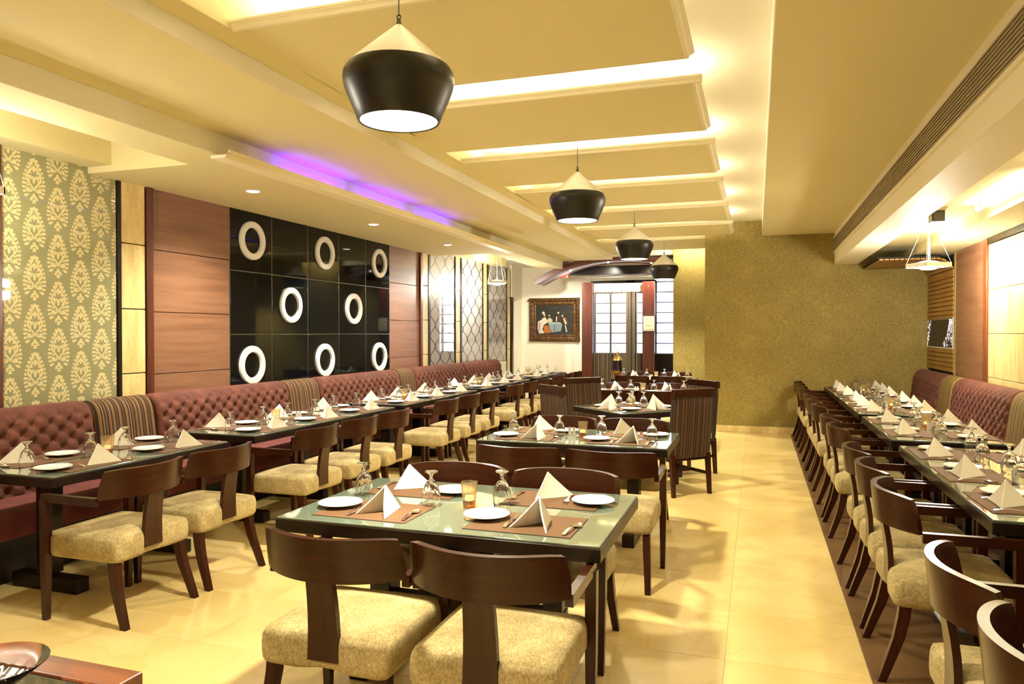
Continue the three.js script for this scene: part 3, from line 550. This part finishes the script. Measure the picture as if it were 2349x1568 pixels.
{
  const c = chairGeo, R = .378, zc = .098;
  const P = (u, v, off) => { const a = (u * 2 - 1) * (50 - 5 * v * v) * Math.PI / 180, lean = (v - .5) * .016, r = R + off + lean, tip = Math.pow(Math.abs(u * 2 - 1), 6); return V(r * Math.sin(a), .682 + v * (.16 - .01 * tip) , zc - r * Math.cos(a)); };
  c.back = slab(24, 4, (u, v) => P(u, v, .014), (u, v) => P(u, v, -.014), .6, (u, v) => [u * .7, v * .16]);
  c.splat = slab(2, 6, (u, v) => { const w = .064 - .01 * v; return V((u * 2 - 1) * w, .38 + v * .33, -.236 - .03 * v - .012 * Math.sin(v * Math.PI) * -1); }, (u, v) => { const w = .064 - .01 * v; return V((u * 2 - 1) * w, .38 + v * .33, -.211 - .03 * v - .012 * Math.sin(v * Math.PI) * -1); }, .6, (u, v) => [v * .3, u * .12]);
  c.arm = [-1, 1].map((s) => slab(4, 1, (u, v) => V(s * (.283 - .003 * u) + .015 * (v * 2 - 1), .692, -.135 + u * .39), (u, v) => V(s * (.283 - .003 * u) + .015 * (v * 2 - 1), .648, -.135 + u * .39), .5, (u, v) => [u * .38, v * .03]));
  c.front = [-1, 1].map((s) => post([[s * .277, 0, .238, .03], [s * .279, .34, .236, .042], [s * .28, .66, .236, .044]]));
  c.rear = [-1, 1].map((s) => post([[s * .252, 0, -.29, .034, .034], [s * .246, .1, -.255, .038, .04], [s * .238, .2, -.22, .042, .046], [s * .232, .3, -.198, .044, .05], [s * .23, .38, -.19, .044, .05]]));
  c.seat = cushion(.52, .145, .5, .028, .018, .03, true).translate(0, .408, .01);
}
const chair0 = thing('dining_chair', 'x', 'chair');
mesh('seat', chairGeo.seat, M.seatFabric, chair0); mesh('backrest', chairGeo.back, M.chairWood, chair0); mesh('splat', chairGeo.splat, M.chairWood, chair0);
for (const k of [0, 1]) { mesh('arm', chairGeo.arm[k], M.chairWood, chair0); mesh('leg', chairGeo.front[k], M.chairWood, chair0); mesh('leg', chairGeo.rear[k], M.chairWood, chair0); }
let chairUsed = false;
function chair(x, z, turn, label, group) {
  if (!chairUsed) { chairUsed = true; chair0.position.set(x, 0, z); chair0.rotation.y = turn; tag(chair0, label, 'chair', group); return chair0; }
  return dup(chair0, [x, 0, z], turn, label, group);
}
// ------------------------------------------------------------------ high-back chair
const high0 = thing('high_back_chair', 'x', 'chair');
{
  const sm = slab(10, 14, (u, v) => { const y = .36 + v * .6, e = Math.pow(Math.abs(u * 2 - 1), 8); return V((u * 2 - 1) * .245, y, -.235 - .05 * v + .02 * e + .012 * Math.pow(Math.abs(v * 2 - 1), 8)); }, (u, v) => { const y = .36 + v * .6, e = Math.pow(Math.abs(u * 2 - 1), 8); return V((u * 2 - 1) * .245, y, -.155 - .06 * v - .02 * e); }, .9, (u, v) => [u * .49, v * .6]);
  mesh('back_upholstery', sm, M.stripesDark, high0);
  mesh('top_rail', rbx(.5, .085, .05, .008, 0, .992, -.257), M.chairWood, high0);
  mesh('seat', cushion(.48, .1, .46, .03, .015, .02, false).translate(0, .43, .05), M.seatFabric, high0);
  for (const s of [-1, 1]) { mesh('leg', post([[s * .215, 0, .25, .03], [s * .215, .4, .25, .042]]), M.chairWood, high0); mesh('leg', post([[s * .22, 0, -.24, .032], [s * .22, .4, -.21, .044]]), M.chairWood, high0); mesh('stretcher', rbx(.022, .03, .46, .003, s * .216, .2, .01, 'z'), M.chairWood, high0); }
  mesh('stretcher', rbx(.42, .03, .022, .003, 0, .2, .02), M.chairWood, high0); mesh('seat_rail', rbx(.46, .06, .44, .004, 0, .36, .04), M.chairWood, high0);
}
// ------------------------------------------------------------------ tables
function table(label, cx, cz, L, W, turn = 0, group, rim = false) { // L along local x
  const t = thing('dining_table', label, 'table', [cx, 0, cz], turn, group);
  if (rim) {
    const r = .085; for (const s of [-1, 1]) { mesh('rim', rbx(L, .035, r, .005, 0, .7425, s * (W / 2 - r / 2)), M.rimWood, t); mesh('rim', rbx(r, .035, W - 2 * r, .005, s * (L / 2 - r / 2), .7425, 0, 'z'), M.rimWood, t); }
    mesh('glass_top', bx(L - 2 * r, .02, W - 2 * r, 0, .745, 0), M.darkGlass, t); mesh('frame', bx(L - .06, .05, W - .06, 0, .7, 0), M.darkWood, t);
  } else {
    mesh('frame', rbx(L, .055, W, .004, 0, .7255, 0), M.darkWood, t);
    mesh('glass_top', rbx(L - .01, .009, W - .01, .003, 0, .7575, 0, 'x', 2), M.tableGlass, t);
  }
  const n = L > 2 ? [-1, 0, 1] : [-1, 1];
  for (const s of n) { const x = s * (L / 2 - .3); mesh('pedestal', rbx(.09, .6, .12, .006, x, .4, 0, 'y'), M.darkWood, t); mesh('foot', rbx(.09, .09, Math.min(.56, W - .24), .006, x, .045, 0, 'z'), M.darkWood, t); }
  mesh('cross_beam', rbx(L - .5, .06, .05, .004, 0, .3, 0), M.darkWood, t);
  return t;
}
// ------------------------------------------------------------------ table ware prototypes
const SRC = {};
SRC.placemat = (() => { const m = mesh('placemat', rbx(.46, .003, .32, .001, 0, .0015, 0), M.placemat); return tag(m, 'x', 'placemat'); })();
SRC.plate = tag(mesh('plate', outward(lathe([[0, .004], [.05, .004], [.062, .008], [.1, .017], [.102, .019], [.1, .021], [.062, .012], [.05, .009], [0, .009]], 36)), M.china), 'x', 'plate');
SRC.goblet = (() => {
  const o = [[.0385, 0], [.042, .02], [.0435, .04], [.041, .065], [.034, .09], [.024, .108], [.0135, .119], [.008, .126], [.0072, .135], [.009, .144], [.018, .152], [.031, .156], [.0325, .158], [.031, .1602], [0, .161]], i = [[0, .112], [.011, .110], [.021, .102], [.0315, .086], [.0388, .063], [.0415, .04], [.0402, .02], [.0368, .0004]];
  const m = mesh('goblet', outward(lathe([...o].reverse().concat([[.0376, 0]], [...i].reverse()), 24)), M.glass); return tag(m, 'x', 'goblet');
})();
SRC.napkin = (() => {
  const A = V(0, .122, -.015), B = V(0, .002, -.11), wing = (s) => {
    const C = V(s * .088, .002, .08), n = C.clone().sub(B).cross(A.clone().sub(B)).normalize().multiplyScalar(s);
    const S = (u, v, o) => { const w = 1 - v, p = B.clone().multiplyScalar((1 - u) * w).add(C.clone().multiplyScalar(u * w)).add(A.clone().multiplyScalar(v)); return p.addScaledVector(n, o + .028 * (1 - u) * w * u + .02 * u * w * v); };
    return slab(8, 8, (u, v) => S(u, v * .995, .003), (u, v) => S(u, v * .995, -.003), .8, (u, v) => [u * .18, v * .15]);
  };
  return tag(mesh('napkin', merge([wing(-1), wing(1)]), M.linen), 'x', 'napkin');
})();
{
  const prof = (w, bend, dish, n = 24) => slab(4, n, (u, v) => V((u * 2 - 1) * w(v), bend(v) + .0009 - dish(v) * (1 - (u * 2 - 1) ** 2), .095 - v * .19), (u, v) => V((u * 2 - 1) * w(v), bend(v) - .0009 - dish(v) * (1 - (u * 2 - 1) ** 2), .095 - v * .19), .9);
  const handle = (v) => .0085 - .0052 * Math.min(1, v / .5);
  const sw = (v) => v < .62 ? handle(v) : Math.max(handle(.62), .0205 * Math.sqrt(Math.max(.002, 1 - ((v - .82) / .185) ** 2)));
  const bend = (v) => .004 + .01 * Math.sin(Math.PI * Math.min(1, v / .75)) + (v > .9 ? .03 * (v - .9) : 0);
  SRC.spoon = tag(mesh('spoon', prof(sw, bend, (v) => (v > .64 ? .009 * Math.sqrt(Math.max(0, 1 - ((v - .82) / .18) ** 2)) : 0)), M.steel), 'x', 'spoon');
  const fw = (v) => v < .6 ? handle(v) : handle(.6) + (.012 - handle(.6)) * Math.min(1, (v - .6) / .12);
  const body = slab(4, 18, (u, v0) => { const v = v0 * .76; return V((u * 2 - 1) * fw(v), bend(v) + .0009, .095 - v * .19); }, (u, v0) => { const v = v0 * .76; return V((u * 2 - 1) * fw(v), bend(v) - .0009, .095 - v * .19); }, .9);
  const tines = [-1.5, -.5, .5, 1.5].map((k) => slab(1, 4, (u, v0) => { const v = .75 + v0 * .25; return V(k * .0065 + (u * 2 - 1) * (.0019 - .0009 * v0), bend(Math.min(v, 1)) + .0009 + .006 * v0 * v0, .095 - v * .19); }, (u, v0) => { const v = .75 + v0 * .25; return V(k * .0065 + (u * 2 - 1) * (.0019 - .0009 * v0), bend(v) - .0009 + .006 * v0 * v0, .095 - v * .19); }, .9));
  SRC.fork = tag(mesh('fork', merge([body, ...tines]), M.steel), 'x', 'fork');
}
SRC.votive = (() => {
  const g = thing('candle_glass', 'x', 'candle');
  mesh('glass', outward(toCreasedNormals(new THREE.LatheGeometry([[0, 0], [.028, 0], [.031, .003], [.043, .118], [.041, .119], [.033, .035], [.028, .03], [0, .03]].map(([r, y]) => new THREE.Vector2(r, y)), 6).toNonIndexed(), .3)), M.amber, g);
  mesh('tea_light', new THREE.CylinderGeometry(.02, .02, .022, 14).translate(0, .043, 0), M.wax, g); return g;
})();
SRC.shaker = (() => { const g = thing('salt_shaker', 'x', 'shaker'); mesh('body', new THREE.CylinderGeometry(.012, .014, .055, 12).translate(0, .0275, 0), M.paleMetal, g); mesh('cap', new THREE.CylinderGeometry(.01, .013, .014, 12).translate(0, .062, 0), M.steel, g); return g; })();
for (const k of Object.keys(SRC)) { SRC[k].userData.base = SRC[k].name; SRC[k].userData.first = true; }
function place(kind, pos, turn, label, group) {
  const s = SRC[kind];
  if (s.userData.first) { s.userData = { label, category: s.userData.category, group, base: s.userData.base }; s.position.set(...pos); s.rotation.set(0, turn, 0); return s; }
  return dup(s, pos, turn, label, group);
}
const TOP = .7625;
// one place setting: (x,z) = middle of the mat, a = turn of the diner's frame (a = 0: diner sits towards +z)
function setting(x, z, a, where, group, o = {}) {
  const c = Math.cos(a), s = Math.sin(a), TP = TOP + (o.lift || 0), at = (u, v, y = TP) => [x + u * c + v * s, y, z - u * s + v * c], j = jit(.02);
  place('placemat', at(0, 0), a + jit(.03), 'brown woven placemat at the ' + where, group + ' placemats');
  const M3 = TP + .0032;
  place('plate', at(-.19 + jit(.012), -.02 + jit(.02), M3), a + jit(1), 'white side plate at the ' + where, group + ' plates');
  place('fork', at(-.062 + jit(.006), .02 + jit(.02), M3), a - .06 + jit(.08), 'steel fork at the ' + where, group + ' forks');
  place('napkin', at(.06 + j, .05 + jit(.02), M3), a + (o.nap ?? .3) + jit(.15), 'cream tent-folded napkin at the ' + where, group + ' napkins');
  place('spoon', at((o.su ?? .2) + jit(.008), .035 + jit(.02), M3), a + jit(.14), 'steel spoon at the ' + where, group + ' spoons');
  if (!o.noGoblet) place('goblet', at((o.gu ?? .205) + jit(.012), (o.gv ?? -.185) + jit(.012), o.lift !== undefined ? M3 + .0035 : TOP), a + jit(1), 'upturned clear goblet at the ' + where, group + ' goblets');
}
// ------------------------------------------------------------------ centre tables
const NAMES = { T1: 'front centre table', T2: 'second centre table', T4: 'fourth centre table', T5: 'rear centre table' };
const centre = { T1: [-1.28, -3.18, 1.45, .93], T2: [-1.30, -5.6, 1.43, .86], T4: [-1.5, -10.15, 1.44, .86], T5: [-1.72, -13.25, 1.44, .84] };
for (const k of Object.keys(centre)) {
  const [cx, cz, L, W] = centre[k], n = NAMES[k];
  table('rectangular glass-topped dark wood table, the ' + n, cx, cz, L, W, 0, 'centre tables');
  for (const [side, sg] of [['near', 1], ['far', -1]]) for (const [lr, sx] of [['left', -1], ['right', 1]]) {
    const where = side + ' ' + lr + ' seat of the ' + n;
    setting(cx + sx * .36, cz + sg * (W / 2 - .235), sg > 0 ? 0 : Math.PI, where, 'centre table', { nap: -.35, gv: W < .9 ? -.165 : undefined, noGoblet: k === 'T1' && sg > 0 && sx > 0 });
    const pull = sg > 0 ? ({ T1: .195, T2: .47, T4: .2, T5: .1 })[k] : k === 'T1' ? -.1 : -.06, shift = sg > 0 ? ({ T1: .098, T2: .13 })[k] ?? 0 : ({ T1: .025, T2: .03 })[k] ?? 0;
    chair(cx + shift + sx * .305, cz + sg * (W / 2 + pull), sg > 0 ? Math.PI : 0, 'barrel-back beige-seated chair at the ' + where, 'centre chairs');
  }
  place('votive', [cx + .02, TOP, cz + .03], .3, 'faceted amber candle glass on the ' + n, 'candle glasses');
  if (k !== 'T1') { place('shaker', [cx - .09, TOP, cz], 0, 'left salt shaker beside the candle on the ' + n, 'shakers'); place('shaker', [cx - .055, TOP, cz + .01], 0, 'right salt shaker beside the candle on the ' + n, 'shakers'); }
}
{ // table turned corner-on with four high-back chairs
  const cx = -1.28, cz = -7.93, n = 'diamond-turned centre table', S = .92, q = Math.PI / 4;
  table('square glass-topped table turned corner towards the camera', cx, cz, S, S, q, 'centre tables');
  const info = [['front left', -1, 1, -q], ['front right', 1, 1, q], ['back left', -1, -1, -3 * q], ['back right', 1, -1, 3 * q]];
  info.forEach(([w, sx, sz, a], i) => {
    const where = w + ' side of the ' + n, r = .28, d = .74;
    const k = Math.SQRT1_2; setting(cx + sx * r * k, cz + sz * r * k, a, where, 'diamond table', { nap: .2, su: .19, gu: .1, gv: -.19, lift: (i % 2) * .0035 });
    const pos = [cx + sx * d * k, 0, cz + sz * d * k], turn = a + Math.PI, label = 'striped high-back chair at the ' + where;
    if (i) dup(high0, pos, turn, label, 'high-back chairs'); else { high0.position.set(...pos); high0.rotation.y = turn; tag(high0, label, 'chair', 'high-back chairs'); }
  });
  place('votive', [cx, TOP, cz], .1, 'faceted amber candle glass on the ' + n, 'candle glasses');
}
// ------------------------------------------------------------------ wall rows
const ORD = ['first', 'second', 'third', 'fourth', 'fifth'];
const leftRow = [[-3.06, -4.51, 2], [-4.81, -7.17, 3], [-7.4, -9.65, 3], [-9.98, -12.2, 3], [-12.6, -14.75, 3]];
const leftChairs = [[-3.26, -3.885], [-4.97, -5.62, -6.25], [-7.49, -8.16, -8.84], [-9.9, -10.6, -11.3], [-12.3, -12.95, -13.65]];
leftRow.forEach(([z0, z1, n], i) => {
  const name = ORD[i] + ' left-row table', cz = (z0 + z1) / 2, L = z0 - z1;
  table('long glass-topped dark table, ' + ORD[i] + ' from camera in the left row', -4.12, cz, L, .77, Math.PI / 2, 'left row tables');
  for (let k = 0; k < n; k++) {
    const z = z0 - L * (k + .5) / n, q = ORD[k];
    setting(-3.92, z, Math.PI / 2, q + ' aisle-side seat of the ' + name, 'left row', { nap: 1.87 });
    setting(-4.32, z, -Math.PI / 2, q + ' sofa-side seat of the ' + name, 'left row', { nap: .24 });
    chair(-3.45, leftChairs[i][k], -Math.PI / 2, 'barrel-back beige-seated chair, ' + q + ' along the ' + name, 'left row chairs');
  }
  place('votive', [-4.12, TOP, cz + (n === 2 ? 0 : L / 6)], .4, 'faceted amber candle glass on the ' + name, 'candle glasses');
  if (i) { place('shaker', [-4.1, TOP, cz + .1], 0, 'nearer salt shaker on the ' + name, 'shakers'); place('shaker', [-4.1, TOP, cz + .05], 0, 'farther salt shaker on the ' + name, 'shakers'); }
});
const rightRow = [[-1.1, -3.2, 3], [-3.65, -5.86, 3], [-6.17, -7.82, 2], [-8.05, -9.95, 3], [-10.15, -12.0, 3]];
const rightChairs = [[-1.43, -2.06, -2.68], [-3.9, -4.53, -5.17], [-6.33, -7.0], [-8.08, -8.71, -9.34], [-10.5, -11.12, -11.74]];
rightRow.forEach(([z0, z1, n], i) => {
  const name = ORD[i] + ' right-row table', cz = (z0 + z1) / 2, L = z0 - z1;
  table('long glass-topped dark table, ' + ORD[i] + ' from camera in the right row', 1.37, cz, L, .8, Math.PI / 2, 'right row tables');
  for (let k = 0; k < n; k++) {
    const z = z0 - L * (k + .5) / n, q = ORD[k];
    setting(1.16, z, -Math.PI / 2, q + ' aisle-side seat of the ' + name, 'right row', { nap: -2.03 });
    setting(1.58, z, Math.PI / 2, q + ' sofa-side seat of the ' + name, 'right row', { nap: 1.1 });
    chair(.83, rightChairs[i][k], Math.PI / 2, 'barrel-back beige-seated chair, ' + q + ' along the ' + name, 'right row chairs');
  }
  place('votive', [1.37, TOP, cz + (n === 2 ? 0 : L / 6)], .4, 'faceted amber candle glass on the ' + name, 'candle glasses');
  place('shaker', [1.37, TOP, cz + (n === 2 ? .08 : 0)], 0, 'single salt shaker on the ' + name, 'shakers');
});
// near table in the bottom left corner
{
  table('wood-rimmed table cut off in the bottom left corner', -2.13, -.9, 1.48, .95, 0, 'near table', true);
  const b = tag(mesh('glass_bowl', outward(lathe([[0, 0], [.05, 0], [.055, .004], [.09, .03], [.118, .052], [.119, .055], [.116, .055], [.087, .034], [.05, .008], [0, .007]], 40)), M.glass, null, [-1.66, .7605, -1.2]), 'clear glass bowl on the wood-rimmed corner table', 'bowl');
}
// ------------------------------------------------------------------ banquettes
function banquette(label, L, kind, pos, turn) { // runs along local x, wall at local z = 0, seat towards +z
  const g = thing('banquette', label, 'sofa', pos, turn, 'banquettes'), tuft = kind === 'tuft';
  const path = [[.24, .36], [.235, .45], [.215, .6], [.195, .75], [.18, .86], [.165, .94], [.14, .995], [.1, 1.03], [.05, 1.043], [.005, 1.035]];
  const curve = new THREE.CatmullRomCurve3(path.map(([z, y]) => V(0, y, z))), nv = tuft ? 64 : 26, nu = tuft ? Math.round(L / .016) : 22, len = curve.getLength();
  const at = (u, v) => {
    const p = curve.getPointAt(v), t = curve.getTangentAt(v), n = V(0, -t.z, t.y), s = v * len, x = (u - .5) * L;
    if (n.z < 0) n.negate();
    if (n.y < -.5) n.negate();
    const nn = V(0, Math.max(0, t.y) < .05 ? 1 : -t.z, Math.max(0, t.y)).normalize();
    let h = 0; const edge = Math.min(1, Math.min(u, 1 - u) * L / .05);
    if (tuft) { const w = .15, r = .125, q = (x + L / 2) / w, k = (s - .06) / r, a = q + k, b = q - k, fade = Math.min(1, Math.max(0, (.68 - s) / .1)) * edge; { const f = (Math.cos(2 * Math.PI * q) * Math.cos(2 * Math.PI * k) + 1) / 2, fold = Math.min(Math.abs(Math.sin(Math.PI * a)), Math.abs(Math.sin(Math.PI * b))); h = (.55 - Math.pow(f, 2.2) - .28 * Math.exp(-fold * 9)) * .026 * fade; } }
    h -= .03 * (1 - Math.sqrt(Math.max(0, 1 - (1 - edge) ** 2)));
    return V(x, p.y + nn.y * h, p.z + nn.z * h);
  };
  mesh('back', slab(nu, nv, at, (u, v) => V((u - .5) * L, .36 + .6 * v, .0), 1.1, (u, v) => [(u - .5) * L + pos[2], v * len]), tuft ? M.maroon : kind === 'gold' ? M.stripesGold : M.stripes, g);
  mesh('seat', metreUV(cushion(L - .004, .18, .46, .04, .006, .004, false).translate(0, .36, .42), 'x'), tuft ? M.maroonSeat : M.maroonSeat, g);
  mesh('base', rbx(L - .004, .27, .56, .006, 0, .135, .32), M.darkWood, g);
}
const LS = [[-2.35, -4.37, 'tuft', 'maroon tufted banquette cut by the left picture edge'], [-4.38, -4.99, 'stripe', 'brown striped banquette section nearest the camera on the left'], [-5.0, -6.88, 'tuft', 'maroon tufted banquette below the near wood panel'], [-6.89, -7.48, 'stripe', 'striped banquette section below the middle of the black tiles'], [-7.49, -9.48, 'tuft', 'maroon tufted banquette below the right half of the black tiles'], [-9.49, -10.03, 'stripe', 'striped banquette section below the far wood panel'], [-10.04, -12.03, 'tuft', 'maroon tufted banquette below the first ogee glass panel'], [-12.04, -13.95, 'tuft', 'last maroon tufted banquette of the left wall']];
for (const [a, b, k, l] of LS) banquette(l, a - b, k, [XL + .045, 0, (a + b) / 2], Math.PI / 2);
const RS = [[-10.5, -12.13, 'tuft', 'maroon tufted banquette in the far right corner'], [-9.86, -10.49, 'gold', 'olive striped banquette section between the right tufted sofas'], [-7.8, -9.85, 'tuft', 'maroon tufted banquette below the lit stone on the right'], [-7.18, -7.79, 'gold', 'olive striped banquette section at the right picture edge'], [-5.1, -7.17, 'tuft', 'maroon tufted banquette beyond the right picture edge'], [-4.48, -5.09, 'gold', 'olive striped banquette section beyond the right picture edge'], [-2.4, -4.47, 'tuft', 'maroon tufted banquette beside the first right-row table']];
for (const [a, b, k, l] of RS) banquette(l, a - b, k, [XR - .032, 0, (a + b) / 2], -Math.PI / 2);
// ------------------------------------------------------------------ wall rings
{
  const ring = lathe([[.135, 0], [.137, .022], [.142, .027], [.198, .027], [.203, .022], [.205, 0]], 48, .3).rotateZ(-Math.PI / 2);
  const spots = [[2.549, -6.524, 'top row, leftmost'], [2.56, -7.905, 'top row, middle'], [2.557, -9.29, 'top row, rightmost'], [1.888, -7.204, 'middle row, left'], [1.89, -8.589, 'middle row, right'], [1.228, -6.515, 'bottom row, leftmost'], [1.232, -7.9, 'bottom row, middle'], [1.229, -9.286, 'bottom row, rightmost']];
  for (const [y, z, w] of spots) tag(mesh('wall_ring', ring, M.white, null, [XL + .002, y, z]), 'white ring on the black tiles, ' + w, 'wall ornament', 'white rings on the black tiles');
}
{ // small dark speaker in the right recess
  const g = thing('ceiling_speaker', 'small dark speaker box in the right ceiling recess', 'speaker', [1.62, 2.67, -7.9]);
  mesh('case', rbx(.11, .1, .16, .006), M.blackMetal, g); mesh('grille', rbx(.09, .08, .006, .002, 0, 0, .081), M.cable, g);
}
for (const o of scene.children) delete o.userData.first, delete o.userData.base;
renderer.render(scene, camera);
